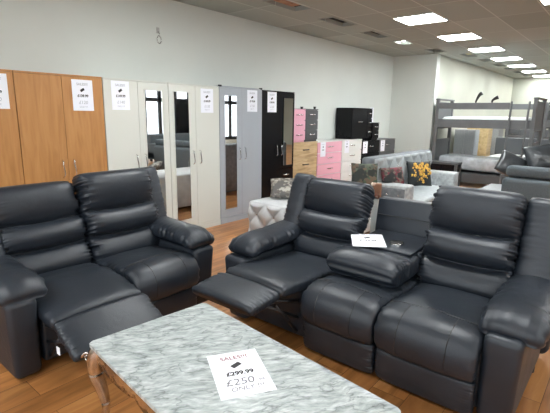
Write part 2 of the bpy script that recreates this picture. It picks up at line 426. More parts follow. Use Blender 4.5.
def make_arm(parent, x0, x1, outer, depth=.86, zt=.50, seed=0, off=.035, po=.03, pz=0, pi_=.05):
    # side panel, front face slightly narrower at the floor
    bm = bmesh.new()
    vs = add_box(bm, x0, x1, 0, depth, .025, zt, .035, 4)
    for v in vs:
        k = max(0, (zt-v.co.z)/zt)
        if v.co.y < .1: v.co.y += .035*k - .012*math.sin(PI*(1-k))
        if outer < 0 and v.co.x < (x0+x1)/2: v.co.x += .022*k
        if outer > 0 and v.co.x > (x0+x1)/2: v.co.x -= .022*k
    a = finish(bm, 'armrest', 'leather', parent, True)
    px0, px1 = (x0-.03, x1+pi_) if outer < 0 else (x0-.05, x1+po)
    zp = zt+pz
    def topf(s, u):
        front = max(0, (s-.72)/.28)
        return .085+.018*math.sin(PI*u)+.011*front*math.sin(u*34+seed)*(.5+.5*math.sin(u*9+1+seed))-.012*math.exp(-((s-.70)/.03)**2)*0
    # path from back to front; travelling towards -y the left side is down, so run front to back and mirror through 'bot'
    path = [(-.015+off, zp+.005), (.03+off, zp+.045), (.12+off, zp+.062), (.35+off, zp+.066), (.76, zp+.085)]
    def top2(s, u): 
        f = max(0, 1-s/.26)
        return .056+.022*math.sin(PI*u)+.020*f*(noise.noise(Vector((u*11, seed, 3)))+.5*noise.noise(Vector((u*25, seed, s*3))))
    pad('arm_pad', 'leather', a, px0, px1, path, top2, .05, ns=64, nu=56, e=.62, ep=2.2, wr=.014, wf=16, wl=.22, seed=seed, endw=.22)
    return a
def make_wing(parent, x0, x1, seed, zt=.99, y0=.56, lean=.17):
    path = [(y0, .50), (y0+lean*.4, .70), (y0+lean, zt)]
    return pad('side_wing', 'leather', parent, x0, x1, path, .09, .12, ns=60, nu=36, e=.6, ep=2.4, wr=.014, wf=26, wl=.5, seed=seed, endw=.35)
def closed_seat(parent, x0, x1, seed=0, stitched=True):
    gr = lambda s, u: 0
    path = [(.005, .235), (-.012, .30), (-.005, .375), (.05, .415), (.16, .42), (.35, .405), (.60, .395), (.74, .39)]
    c = pad('seat_cushion', 'leather', parent, x0, x1, path, lambda s, u: .055+.014*math.sin(PI*u)+gr(s, u)*min(1, max(0, (.55-s)*6)), .05,
        ns=70, nu=150, e=.42, ep=2.4, wr=.009, wf=20, wl=.10, seed=seed, endw=.06)
    # stitched seams over the front of the cushion
    P = smoothpath(path, 70); hw = (x1-x0)/2; xc = (x0+x1)/2
    def on_top(sv, u):
        i = min(68, max(1, int(sv*69))); t = (P[i+1]-P[i-1]).normalized(); E = max(0.0, 1-abs(2*sv-1)**9.6)**(1/2.4)
        q = P[i]+Vector((-t.y, t.x))*(E*(.055+.014*math.sin(PI*u))+.0005); return (xc+(2*u-1)*hw, q.x, q.y)
    for u in (.26, .74):
        bm = bmesh.new(); tube(bm, [on_top(.06+.012*k, u) for k in range(22)], .0028, 6); finish(bm, 'seam', 'rubber', c, True)
    bm = bmesh.new(); tube(bm, [on_top(.315+.02*math.sin(PI*k/30), .05+.9*k/30) for k in range(31)], .0024, 6); finish(bm, 'seam', 'rubber', c, True)
    path = [(.03, .045), (.012, .13), (.012, .235)]
    pad('footrest', 'leather', parent, x0+.004, x1-.004, path, .038, .03, ns=40, nu=48, e=.4, ep=3, wr=.006, wf=12, wl=.12, seed=seed+2, endw=.03)
    return c
def open_seat(parent, x0, x1, hinge, tip, seed=0, thick=.045):
    path = [(hinge[0]+.005, hinge[1]-.012), (hinge[0]+.10, hinge[1]+.0), (.22, .418), (.38, .405), (.60, .395), (.74, .39)]
    pad('seat_cushion', 'leather', parent, x0, x1, path, lambda s, u: .045+.012*math.sin(PI*u), .05, ns=56, nu=56, e=.42, ep=2.6, wr=.008, wf=16, wl=.12, seed=seed, endw=.04)
    dy, dz = tip[0]-hinge[0], tip[1]-hinge[1]
    path = [(tip[0], tip[1]), (tip[0]-dy*.35, tip[1]-dz*.35), (tip[0]-dy*.7, tip[1]-dz*.7), (hinge[0]+.0, hinge[1])]
    f = pad('footrest', 'leather', parent, x0+.004, x1-.004, path, lambda s, u: .034+.010*math.sin(PI*u), .035, ns=44, nu=52, e=.4, ep=2.6, wr=.008, wf=14, wl=.1, seed=seed+3, endw=.05)
    # scissor linkage under the footrest
    for xx in (x0+.05, x1-.06):
        bm = bmesh.new()
        def bar(p, q, r=.011):
            tube(bm, [(xx, *p), (xx, *q)], r, 8, 1)
        bar((tip[0]*.35+hinge[0]*.65, tip[1]*.35+hinge[1]*.65-.045), (.12, .16)); bar((hinge[0]-.02, hinge[1]-.05), (.18, .27)); bar((.05, .10), (hinge[0]+.01, hinge[1]-.09))
        finish(bm, 'footrest_linkage', 'steel', parent, True)
    return f
def body(parent, x0, x1, depth=.90, zb=.06, zt=.36, front=.06):
    box('base_frame', 'leather', parent, x0, x1, front, depth-.03, zb, zt, .02, 3, True)
def back_shell(parent, x0, x1, zt=.86, y0=.74, y1=.93):
    bm = bmesh.new(); vs = add_box(bm, x0, x1, y0, y1, .05, zt, .05, 4)
    for v in vs:
        if v.co.z > .4: v.co.y += .10*(v.co.z-.4)
    finish(bm, 'back_shell', 'leather', parent, True)

# --- two-seater
LX0, LY0 = .715, 2.42
two = empty('recliner_sofa', (LX0, LY0, 0))
tag(two, 'black leather two-seat recliner sofa with its left footrest raised, before the beech wardrobes', 'sofa', 'black leather recliner sofas')
make_arm(two, 0, .165, -1, seed=1.3, pz=-.02, pi_=.075); make_arm(two, 1.285, 1.48, 1, seed=4.1)
body(two, .19, 1.29)
make_back(two, .185, .75, .27, 1.02, .54, seed=1); make_back(two, .75, 1.345, .20, 1.08, .53, seed=5)
make_wing(two, .03, .21, 2.0); make_wing(two, 1.30, 1.475, 6.0, 1.05, .60)
open_seat(two, .165, .742, (-.14, .375), (-.37, .245), seed=8)
closed_seat(two, .748, 1.288, seed=11, stitched=True)
back_shell(two, .05, 1.43)
bm = bmesh.new(); add_box(bm, .168, .173, -.20, -.165, .215, .26, .002); finish(bm, 'paper_tag', 'paper', two)['label'] = 'white tag on the linkage'
for x in (.03, 1.35):
    for y in (.12, .74):
        bm = bmesh.new(); tube(bm, [(x+.05, y, 0), (x+.05, y, .035)], .028, 12); finish(bm, 'foot', 'rubber', two, True)

# --- three-seater, faces -x
TX0, TY0 = 2.07, 2.20
three = empty('recliner_sofa', (TX0, TY0, 0), -PI/2)
tag(three, 'black leather three-seat recliner sofa with fold-down middle tray and left footrest raised', 'sofa', 'black leather recliner sofas')
make_arm(three, 0, .20, -1, seed=7.7, off=.09); make_arm(three, 1.775, 1.95, 1, seed=9.4, off=.085, po=.075, pz=-.035)
body(three, .20, 1.78, 1.02, zt=.38)
make_back(three, .19, .735, .27, 1.015, .62, seed=3); make_back(three, 1.215, 1.755, .24, 1.075, .64, seed=9)
make_wing(three, .03, .22, 3.0, 1.02, .66, .20); make_wing(three, 1.745, 2.0, 8.0, 1.03, .72, .2)
open_seat(three, .175, .705, (-.185, .445), (-.45, .415), seed=21)
closed_seat(three, .735, 1.232, seed=25); closed_seat(three, 1.238, 1.772, seed=31)
back_shell(three, .05, .60, .84, .86, 1.0); back_shell(three, 1.27, 1.97, .86, .86, 1.02)
# middle: fold-down back lying on the seat as a tray, and the bare panel behind it
TILT = .035
tm = Matrix.Translation((0, .30, .64)) @ Matrix.Rotation(TILT, 4, 'X') @ Matrix.Translation((0, -.30, -.64))
ct = pad('fold_down_tray', 'leather', three, .715, 1.222, [(.25, .530), (.30, .548), (.50, .556), (.70, .563), (.90, .570)], lambda s, u: .064+.040*math.exp(-((s-.16)/.15)**2)*math.sin(PI*u)**.4, .10,
    ns=90, nu=72, e=.42, ep=2.2, wr=.016, wf=20, wl=.07, seed=41, endw=.06)
box('tray_board', 'leather', ct, .765, 1.195, .52, .93, .612, .628, .006, 2, mat4=tm)
bm = bmesh.new(); tube(bm, [tm @ Vector((1.03, .675, .622)), tm @ Vector((1.03, .675, .637))], .047, 24); finish(bm, 'cup_holder', 'chrome', ct, True)
bm = bmesh.new(); tube(bm, [tm @ Vector((1.03, .675, .622)), tm @ Vector((1.03, .675, .639))], .040, 24); finish(bm, 'cup_shade_disc', 'dark', ct, True)  # solid dark disc paints the shade of the cup hole, no real recess
bm = bmesh.new(); vs = add_box(bm, .72, 1.22, .92, 1.01, .40, .885, .014, 3)
for v in vs: v.co.y += .14*(v.co.z-.4)
bp = finish(bm, 'back_panel', 'leather', three, True)
bm = bmesh.new(); add_box(bm, .735, 1.205, .962, .973, .755, .760, .001)
finish(bm, 'panel_seam', 'rubber', bp)
for x in (.05, 1.85):
    for y in (.12, .74):
        bm = bmesh.new(); tube(bm, [(x+.05, y, 0), (x+.05, y, .035)], .028, 12); finish(bm, 'foot', 'rubber', three, True)

# ------------------------------------------------------------------ coffee table
TW, TL, TH = .655, 1.254, .45
tb = empty('coffee_table', (1.116, 1.173, 0), -.1098)
tag(tb, 'grey marble topped coffee table with mirrored curved legs between the black sofas', 'coffee table')
bm = bmesh.new()
r = .02; pts = []
for cx_, cy_, a0 in ((TW/2-r, TL/2-r, 0), (-TW/2+r, TL/2-r, 90), (-TW/2+r, -TL/2+r, 180), (TW/2-r, -TL/2+r, 270)):
    for k in range(6):
        a = math.radians(a0+18*k); pts.append((cx_+r*math.cos(a), cy_+r*math.sin(a)))
lo = [bm.verts.new((x, y, TH-.018)) for x, y in pts]; hi = [bm.verts.new((x, y, TH)) for x, y in pts]
bm.faces.new(lo[::-1]); tf = bm.faces.new(hi); n = len(pts)
for k in range(n): bm.faces.new((lo[k], lo[(k+1) % n], hi[(k+1) % n], hi[k]))
bmesh.ops.bevel(bm, geom=list(tf.edges), offset=.003, segments=2, affect='EDGES')
finish(bm, 'table_top', 'marble', tb)
def apron(x0, y0, x1, y1):
    bm = bmesh.new(); K = 48; a = Vector((x0, y0, 0)); b = Vector((x1, y1, 0)); d = (b-a).normalized(); nn = Vector((d.y, -d.x, 0))
    rows = []
    for i in range(K+1):
        t = i/K; p = a.lerp(b, t)
        drop = .058+.030*abs(math.sin(PI*t*3))**.7+.02*math.exp(-((t-.5)/.08)**2)
        rl = .006*abs(math.sin(PI*t*12))
        ring = []
        for (dz, o) in ((0, .004), (-.010, .014), (-.018, .006+rl), (-drop*.6, .008+rl*1.4), (-drop, .012), (-drop-.004, 0), (-drop, -.012), (0, -.012)):
            ring.append(bm.verts.new(p+nn*o+Vector((0, 0, TH-.018+dz))))
        rows.append(ring)
    for i in range(K):
        for k in range(8): bm.faces.new((rows[i][k], rows[i][(k+1) % 8], rows[i+1][(k+1) % 8], rows[i+1][k]))
    bm.faces.new(rows[0]); bm.faces.new(rows[-1][::-1])
    finish(bm, 'apron', 'champ', tb, True)
ax_, ay_ = TW/2-.026, TL/2-.026
apron(-ax_, -ay_, ax_, -ay_); apron(ax_, -ay_, ax_, ay_); apron(ax_, ay_, -ax_, ay_); apron(-ax_, ay_, -ax_, -ay_)
for sx in (-1, 1):
    for sy in (-1, 1):
        bm = bmesh.new(); d = Vector((sx, sy, 0)).normalized(); base = Vector((sx*(ax_-.005), sy*(ay_-.005), 0))
        prof = [(.432, -.018, .040), (.40, -.002, .044), (.365, .012, .042), (.33, .018, .034), (.28, .016, .024), (.22, -.002, .020), (.15, -.016, .017), (.09, -.018, .015), (.045, -.006, .016), (.02, .010, .020), (0, .018, .019)]
        P = smoothpath([base+d*o+Vector((0, 0, z)) for z, o, r_ in prof], 40)
        R_ = smoothpath([(r_, 0, 0) for z, o, r_ in prof], 40)
        tube(bm, P, [q.x for q in R_], 14)
        lg = finish(bm, 'leg', 'champ', tb, True)
        bm = bmesh.new()   # scroll at the knee
        cc = base+d*.052+Vector((0, 0, .372)); sp = []
        for k in range(26):
            a = k*.42; rr = .026*(1-k/30); sp.append(cc+d*rr*math.cos(a)+Vector((0, 0, rr*math.sin(a))))
        tube(bm, sp, [.0065*(1-k/40) for k in range(26)], 8); finish(bm, 'scroll', 'champ', lg, True)
# ------------------------------------------------------------------ price signs
def sign(loc, rot, label, heading, price, lines=(), red=False, w=.21, h=.297, group='price signs on the wardrobe doors', faint=False, cat='price sign'):
    t = empty('price_sign', loc); t.rotation_euler = rot
    tag(t, label, cat, group)
    box('paper', 'paper', t, -w/2, w/2, -h/2, h/2, -.0004, .0004, 0)
    k = w/.21
    text('heading', heading, .034*k, 'redink' if red else 'greyprint', t, (0, .105*k, .0007), bold=.0006)
    bm = bmesh.new()   # printed price-tag pictogram
    rm = Matrix.Rotation(.55, 4, 'Z')
    add_box(bm, -.022*k, .022*k, -.011*k, .013*k, -.0001, .0002, 0, 1, Matrix.Translation((-.002*k, .050*k, .0006)) @ rm)
    finish(bm, 'tag_symbol', 'ink', t)
    text('price', price, .034*k, 'ink', t, (0, -.006*k, .0007), bold=.0014)
    for i, (s, sz, y, x) in enumerate(lines):
        text('handwriting', s, sz*k, 'greyink' if red else 'greyprint', t, (x*k, y*k, .0007), skew=.12)
    return t
rotw = (PI/2, 0, 0)
def wsign(x, z, label, price, hand):
    y = 4.275-.0015
    return sign((x, y, z), rotw, label, 'SALES!!!', price, ((hand, .045, -.07, 0), ('ONLY !!!', .022, -.112, 0)))
sign((1.152, 1.131, TH+.001), (0, 0, math.radians(-31.5)), 'white paper price sign reading £299.99 lying on the marble coffee table', 'SALES!!!', '£299.99',
     (('£250', .056, -.062, -.015), ('ea', .026, -.066, .070), ('ONLY !!!', .034, -.105, .005)), True, .222, .315, group='price signs on furniture')
sign((2.655, 1.345, .650), (Matrix.Rotation(-TILT, 3, 'Y') @ Matrix.Rotation(math.radians(-57.5), 3, 'Z')).to_euler(), 'white price sheet lying on the fold-down tray of the black sofa', 'SALES!!!', '£699.99', (), False, .225, .285, group='price signs on furniture')

# ------------------------------------------------------------------ wardrobes
WF = 4.275
def handle(parent, x, z, y=WF, h=.17, mat='chrome'):
    bm = bmesh.new()
    P = smoothpath([(x, y, z-h/2), (x, y-.02, z-h/2+.012), (x+.006, y-.028, z-h/4), (x-.004, y-.026, z+h/4), (x, y-.02, z+h/2-.012), (x, y, z+h/2)], 24)
    tube(bm, P, .0065, 8); return finish(bm, 'handle', mat, parent, True)
def hhandle(parent, x, z, y, w=.12, mat='chrome'):
    bm = bmesh.new()
    P = smoothpath([(x-w/2, y, z), (x-w/2+.01, y-.02, z), (x, y-.026, z), (x+w/2-.01, y-.02, z), (x+w/2, y, z)], 18)
    tube(bm, P, .0085, 8); return finish(bm, 'handle', mat, parent, True)
def wardrobe(x0, x1, H, mat, label, mirrors=(None, None), drawers=False, topcap=None, plinth=.075, hz=.96):
    t = empty('wardrobe', ((x0+x1)/2, WF, 0)); tag(t, label, 'wardrobe', 'two-door wardrobes along the left wall')
    w = (x1-x0)/2-.002; yb = WL-WF-.02
    bm = bmesh.new()
    add_box(bm, -w, -w+.016, .018, yb, 0, H-.016); add_box(bm, w-.016, w, .018, yb, 0, H-.016)
    add_box(bm, -w, w, .0, yb, H-.016, H, .0015); add_box(bm, -w+.016, w-.016, yb-.006, yb, .05, H-.016)
    add_box(bm, -w+.016, w-.016, .02, yb-.006, plinth-.016, plinth); add_box(bm, -w+.016, w-.016, .02, yb-.006, H-.4, H-.385)
    finish(bm, 'carcass', mat, t)
    box('plinth', mat, t, -w, w, -.004, .014, 0, plinth-.004, .0015)
    if topcap: 
        for s in (-1, 1): box('corner_cap', topcap, t, s*(w-.018)-.018, s*(w-.018)+.018, -.008, .03, H-.012, H+.012, .003)
    dz0 = plinth
    for i, (a, b) in enumerate(((-w, -.0015), (.0015, w))):
        z0 = dz0
        if drawers and i == 1: z0 = .665
        d = box('door', mat, t, a, b, 0, .017, z0+.002, H-.019, .0015)
        handle(d, (-.055 if i == 0 else .055), hz, 0)
        if mirrors[i]:
            m0, m1, mz0, mz1 = mirrors[i]
            box('mirror', 'mirror', d, m0-t.location.x, m1-t.location.x, -.004, .001, mz0, mz1, .0008)
            bm = bmesh.new(); q0, q1, f = m0-t.location.x, m1-t.location.x, .010
            for bb in ((q0-f, q0, mz0-f, mz1+f), (q1, q1+f, mz0-f, mz1+f), (q0, q1, mz1, mz1+f), (q0, q1, mz0-f, mz0)): add_box(bm, bb[0], bb[1], -.007, .001, bb[2], bb[3], .001)
            finish(bm, 'mirror_frame', mat, d)
    if drawers:
        for (z0, z1) in ((.47, .66), (.275, .465), (plinth+.003, .27)):
            dd = box('drawer', mat, t, .0015, w, 0, .017, z0, z1, .0015); hhandle(dd, w/2, (z0+z1)/2, 0, .13)
    return t
HB = 1.855
wardrobe(.735, 1.545, HB, 'beech', 'beech wardrobe cut by the left edge of the photo')
wardrobe(1.548, 2.374, HB, 'beech', 'beech wardrobe standing next to the first white wardrobe', hz=.955)
wardrobe(2.378, 3.186, HB, 'white', 'white wardrobe beside the beech one, mirror on its right door', (None, (2.868, 3.095, .18, 1.75)))
wardrobe(3.190, 3.992, HB, 'white', 'white wardrobe beside the grey one, mirror on its left door', ((3.262, 3.482, .18, 1.755), None))
wardrobe(3.998, 4.842, HB+.012, 'grey', 'pale grey wardrobe with a mirror on its left door', ((4.09, 4.315, .20, 1.745), None), topcap='rubber')
wardrobe(4.848, 5.627, HB, 'black', 'black gloss wardrobe with a short mirror above drawers', (None, (5.352, 5.585, .715, 1.758)), drawers=True)
wsign(1.388, 1.67, 'white price sign on the beech wardrobe at the left edge', '£139.99', '£120')
wsign(2.161, 1.665, 'white price sign on the right door of the beech wardrobe', '£139.99', '£120')
wsign(2.573, 1.68, 'white price sign on the white wardrobe next to the beech wardrobe', '£149.99', '£140')
wsign(3.782, 1.665, 'white price sign on the white wardrobe next to the grey wardrobe', '£149.99', '£130')
wsign(4.632, 1.69, 'white price sign on the right door of the pale grey wardrobe', '£169.99', '£150')
wsign(5.068, 1.688, 'white price sign on the left door of the black wardrobe', '£189.99', '£160')

# a small fixing left on the wall
hk = empty('wall_bracket', (3.42, WL, 2.44)); tag(hk, 'small metal bracket with a hanging wire loop high on the left wall', 'wall bracket')
box('plate', 'duct', hk, -.02, .02, -.008, -.0005, .03, .10, .002)
bm = bmesh.new(); P = [(.03*math.sin(a)*1.0, -.02, -.045+.045*math.cos(a)) for a in [k*2*PI/20 for k in range(21)]]
tube(bm, [(0, -.006, .05), (0, -.03, .03)] + P, .006, 8); finish(bm, 'wire_loop', 'chrome', hk, True)

# ------------------------------------------------------------------ chests of drawers
CY = 4.33
def chest(x0, x1, z0, z1, nd, carc, front, label, cat='chest of drawers', cols=1, y=CY, yb=WL-.02, group='chests of drawers along the left wall', colmats=None, hm='chrome', name='chest_of_drawers'):
    t = empty(name, ((x0+x1)/2, y, z0)); tag(t, label, cat, group)
    w = (x1-x0)/2-.002; H = z1-z0; d = yb-y
    box('carcass', carc, t, -w, w, .022, d, 0, H-.018, .002)
    box('top_panel', carc, t, -w-.003 if z0 == 0 else -w, w+.003 if z0 == 0 else w, -.003, d, H-.018, H, .003)
    h = (H-.018-.03)/nd
    for c in range(cols):
        a, b = -w+c*2*w/cols+.004, -w+(c+1)*2*w/cols-.004
        for i in range(nd):
            fm = colmats[c] if colmats else front
            dr = box('drawer', fm, t, a, b, 0, .017, .03+i*h+.006, .03+(i+1)*h-.006, .002)
            hhandle(dr, (a+b)/2, .03+(i+.55)*h, 0, min(.16, (b-a)*.5), hm)
    return t
chest(5.69, 6.40, 0, 1.055, 4, 'oak', 'oak', 'light oak chest of drawers under the pink and charcoal drawer towers', hm='steel')
chest(5.655, 6.02, 1.057, 1.60, 3, 'pink', 'pink', 'small pink three-drawer unit stacked on the oak chest', y=CY+.0, group='small drawer units stacked on the oak chest')
chest(6.025, 6.39, 1.057, 1.61, 3, 'charcoal', 'charcoal', 'small charcoal three-drawer unit stacked on the oak chest', group='small drawer units stacked on the oak chest')
for i, x in enumerate((5.98, 6.36)):
    bm = bmesh.new(); z = 1.602 if i == 0 else 1.612; cx_ = x-.0
    tube(bm, [(cx_, CY+.06, z), (cx_, CY+.06, z+.012), (cx_, CY+.06, z+.04)], [.02, .02, .026], 12)
    tag(finish(bm, 'castor', 'rubber', None, True), ['small black castor on top of the pink drawer unit', 'small black castor on top of the charcoal drawer unit'][i], 'castor', 'castors on the stacked units')
chest(6.405, 7.235, 0, 1.05, 5, 'cream', 'pink', 'pink fronted chest of drawers between the oak and white chests')
chest(7.24, 8.02, 0, 1.04, 5, 'cream', 'cream', 'white chest of drawers at the end of the pale row')
chest(8.03, 8.82, 0, 1.0, 4, 'black', 'black', 'black chest of drawers under the tall black cabinet')
chest(8.83, 9.62, 0, 1.0, 4, 'charcoal', 'charcoal', 'dark grey chest of drawers nearest the end wall')
chest(7.62, 8.24, 1.045, 1.66, 1, 'black', 'black', 'black bedside cabinet standing on the white and black chests', y=CY+.02, group='black units on top of the chests', name='cabinet', cat='cabinet')
chest(8.245, 8.45, 1.045, 1.66, 3, 'black', 'black', 'narrow black drawer unit standing beside the black cabinet', y=CY+.02, group='black units on top of the chests')
chest(8.455, 8.75, 1.003, 1.37, 2, 'black', 'black', 'low black drawer unit standing on the black chest', y=CY+.0, group='black units on top of the chests')
def small_sign(x, z, lab, y=CY, w=.15, h=.26):
    t = empty('price_sign', (x, y-.0015, z)); t.rotation_euler = rotw; tag(t, lab, 'price sign', 'small price signs on the chests')
    box('paper', 'paper', t, -w/2, w/2, -h/2, h/2, -.0004, .0004, 0)
    text('heading', 'SALES!!!', .024, 'greyprint', t, (0, .09, .0007)); text('price', '£99.99', .024, 'ink', t, (0, -.01, .0007), bold=.001)
    bm = bmesh.new(); add_box(bm, -.013, .013, -.012, .012, 0, .0003, 0, 1, Matrix.Translation((0, .045, .0005)) @ Matrix.Rotation(.5, 4, 'Z')); finish(bm, 'tag_symbol', 'ink', t)
small_sign(6.58, .90, 'small white price sign on the pink chest of drawers', w=.17)
small_sign(7.42, .92, 'small white price sign on the white chest of drawers', w=.17)
small_sign(8.17, .87, 'small white price sign on the black chest of drawers', w=.2)
small_sign(8.98, .87, 'small white price sign on the dark grey chest of drawers', w=.2)
small_sign(8.56, 1.53, 'small white price sign propped behind the low black drawer unit', y=CY+.10, w=.17, h=.30)

# ------------------------------------------------------------------ tufted silver furniture
def tufted(name, mat, parent, o, ux, uy, w, h, nx, ny, depth=.03, btn=True, thick=.05):
    """panel in the plane o + ux*a + uy*b, quilted along ux x uy"""
    ux, uy = Vector(ux), Vector(uy); n = ux.cross(uy).normalized(); o = Vector(o)
    A, B = nx*14, ny*14; bm = bmesh.new(); g = []
    for i in range(A+1):
        row = []
        for j in range(B+1):
            a, b = i/A, j/B; p, q = a*nx, b*ny
            d = (abs(math.sin(PI*(p+q)/1)*math.sin(PI*(p-q)/1)))**.40
            ed = min(1, min(a, 1-a)*w/.02)*min(1, min(b, 1-b)*h/.02)
            row.append(bm.verts.new(o+ux*a*w+uy*b*h+n*(depth*d*ed)))
        g.append(row)
    for i in range(A):
        for j in range(B): bm.faces.new((g[i][j], g[i+1][j], g[i+1][j+1], g[i][j+1]))
    me = bpy.data.meshes.new(name); bm.to_mesh(me); bm.free()
    pn = link(name, me, mat, parent, True)
    if btn:
        k = 0; bme = None
        for i in range(2*nx+1):
            for j in range(2*ny+1):
                if (i+j) % 2 or i in (0, 2*nx) or j in (0, 2*ny): continue
                c = o+ux*(i/2/nx)*w+uy*(j/2/ny)*h+n*.004
                if bme is None:
                    b2 = bmesh.new(); bmesh.ops.create_uvsphere(b2, u_segments=8, v_segments=5, radius=.014)
                    bo = finish(b2, 'button', 'chrome', pn, True); bme = bo.data
                else: bo = link('button', bme, None, pn)
                bo.location = c
    return pn
def pillow(name, mat, w, h, t, loc, rot, label, group, cat='cushion', parent=None):
    bm = bmesh.new(); K = 18; top, bot = [], []
    for i in range(K+1):
        r1, r2 = [], []
        for j in range(K+1):
            u, v = 2*i/K-1, 2*j/K-1
            e = (max(0, 1-u*u)*max(0, 1-v*v))**.42
            pin = 1-.07*(1-abs(u*v))*0-.06*((1-u*u)*abs(v)**3*0)
            x = u*w/2*(1-.05*(1-v*v)*0+.0)*(1-.06*(1-abs(v))**1*abs(u)); y = v*h/2*(1-.06*(1-abs(u))*abs(v))
            wv = .006*noise.noise(Vector((u*3, v*3, w*9)))
            r1.append(bm.verts.new((x, y, t/2*e+wv*e)))
            r2.append(r1[-1] if (i in (0, K) or j in (0, K)) else bm.verts.new((x, y, -t/2*e)))
        top.append(r1); bot.append(r2)
    for i in range(K):
        for j in range(K):
            bm.faces.new((top[i][j], top[i+1][j], top[i+1][j+1], top[i][j+1]))
            bm.faces.new((bot[i][j], bot[i][j+1], bot[i+1][j+1], bot[i+1][j]))
    o = finish(bm, name, mat, parent, True); o.location = loc; o.rotation_euler = rot
    if label: tag(o, label, cat, group)
    return o
# tufted bench
fs = empty('tufted_bench', (3.40, 2.45, 0)); tag(fs, 'silver button-tufted velvet bench behind the arm of the three-seat black sofa', 'bench')
box('body', 'tuft', fs, .0, 1.70, .0, .74, .05, .575, .03, 3, True)
tufted('tufted_front', 'tuft', fs, (.02, -.002, .07), (1, 0, 0), (0, 0, 1), 1.66, .49, 7, 3, .02)
tufted('tufted_end', 'tuft', fs, (-.002, .73, .07), (0, -1, 0), (0, 0, 1), .72, .49, 3, 2, .045)
for x in (.06, 1.64):
    for y in (.06, .68):
        bm = bmesh.new(); tube(bm, [(x, y, 0), (x, y, .06)], [.015, .022], 10); finish(bm, 'foot', 'chrome', fs, True)
pillow('cushion', 'fl_grey', .36, .34, .11, (3.80, 2.98, .69), (math.radians(30), 0, math.radians(-50)), 'grey and brown printed cushion on the tufted silver bench', 'scatter cushions on the tufted bench')
pillow('cushion', 'fl_green', .34, .34, .12, (4.93, 2.60, .755), (math.radians(66), 0, math.radians(-55)), 'dark green leafy cushion seen above the black sofa back', 'scatter cushions on the tufted bench')

# silver sofa
ss = empty('silver_sofa', (5.17, 2.05, 0)); tag(ss, 'silver velvet sofa with tufted arms and floral cushions behind the black sofa', 'sofa')
SL = 2.10
box('base', 'silver', ss, .02, SL-.02, .02, .72, .06, .28, .02, 2, True)
pad('seat_cushion', 'seatwhite', ss, .27, SL-.27, [(-.02, .35), (.05, .365), (.3, .365), (.60, .36)], .075, .07, ns=30, nu=36, e=.4, ep=3, wr=.008, seed=3)
for i, (a, b) in enumerate(((0, .27), (SL-.27, SL))):
    ar = box('armrest', 'silver', ss, a, b, .08, .60, .06, .635, .03, 3, True)
    if i == 0: tufted('tufted_panel', 'greyvel', ar, (a-.002, .58, .10), (0, -1, 0), (0, 0, 1), .48, .50, 3, 3, .012)
bk = bmesh.new(); vs = add_box(bk, .0, SL, .56, .74, .06, .965, .04, 4)
finish(bk, 'backrest', 'greyvel', ss, True)
tufted('tufted_back', 'seatwhite', ss, (.03, .555, .38), (1, 0, 0), (0, .0, 1), SL-.06, .57, 7, 2, .03)
for x in (.08, SL-.08):
    for y in (.10, .66):
        bm = bmesh.new(); tube(bm, [(x, y, 0), (x, y, .07)], [.018, .026], 10); finish(bm, 'foot', 'chrome', ss, True)
SG = 'scatter cushions on the silver sofa'
pillow('cushion', 'fl_red', .38, .30, .12, (5.47, 2.46, .685), (math.radians(74), 0, math.radians(-25)), 'black cushion with dark red flowers leaning on the silver sofa back', SG)
oc = pillow('cushion', 'navy', .40, .38, .12, (6.30, 2.42, .67), (math.radians(76), 0, math.radians(-38)), 'dark cushion with a big orange flower bunch on the silver sofa', SG)
bm = bmesh.new()
for i in range(60):
    a = random.random()*2*PI; rr = .155*math.sqrt(random.random()); c = Vector((rr*math.cos(a)+.01, rr*math.sin(a)*1.0+.02, .056-.85*rr*rr))
    R1 = random.uniform(.018, .034); ctr = bm.verts.new(c+Vector((0, 0, .010))); ring = []
    for k in range(12):
        b = k*2*PI/12; q = R1*(1 if k % 2 else .72); ring.append(bm.verts.new(c+Vector((q*math.cos(b), q*math.sin(b), .004))))
    for k in range(12): bm.faces.new((ctr, ring[k], ring[(k+1) % 12]))
fo = bpy.data.meshes.new('flower_print'); bm.to_mesh(fo); bm.free(); link('flower_print', fo, 'orange', oc)

# white strip with a brown printed end, standing behind the fold-down tray
wb = empty('display_board', (3.20, 1.575, 0)); wb.rotation_euler = (0, 0, math.radians(-90))
tag(wb, 'narrow white board with a brown printed top standing behind the black three-seat sofa', 'display board')
box('board', 'cream', wb, -.03, .03, -.01, .01, 0, .84, .003)
box('printed_top', 'fl_brown', wb, -.045, .045, -.016, .016, .84, .97, .012, 3, True)

# dark bench in front of the end wall
bn = empty('tv_bench', (9.72, 3.18, 0)); tag(bn, 'low dark wooden bench unit between the silver sofa and the bunk bed', 'bench')
box('top_panel', 'charcoal', bn, -.18, .18, -.32, .32, .50, .54, .004); box('shelf', 'charcoal', bn, -.16, .16, -.30, .30, .30, .33, .003)
for k in range(2): box('drawer', 'black', bn, -.17, .15, -.29+.30*k, -.01+.30*k, .335, .495, .004)
for sx in (-1, 1):
    for sy in (-1, 1): box('leg', 'charcoal', bn, sx*.15-.025, sx*.15+.025, sy*.29-.025, sy*.29+.025, 0, .50, .003)

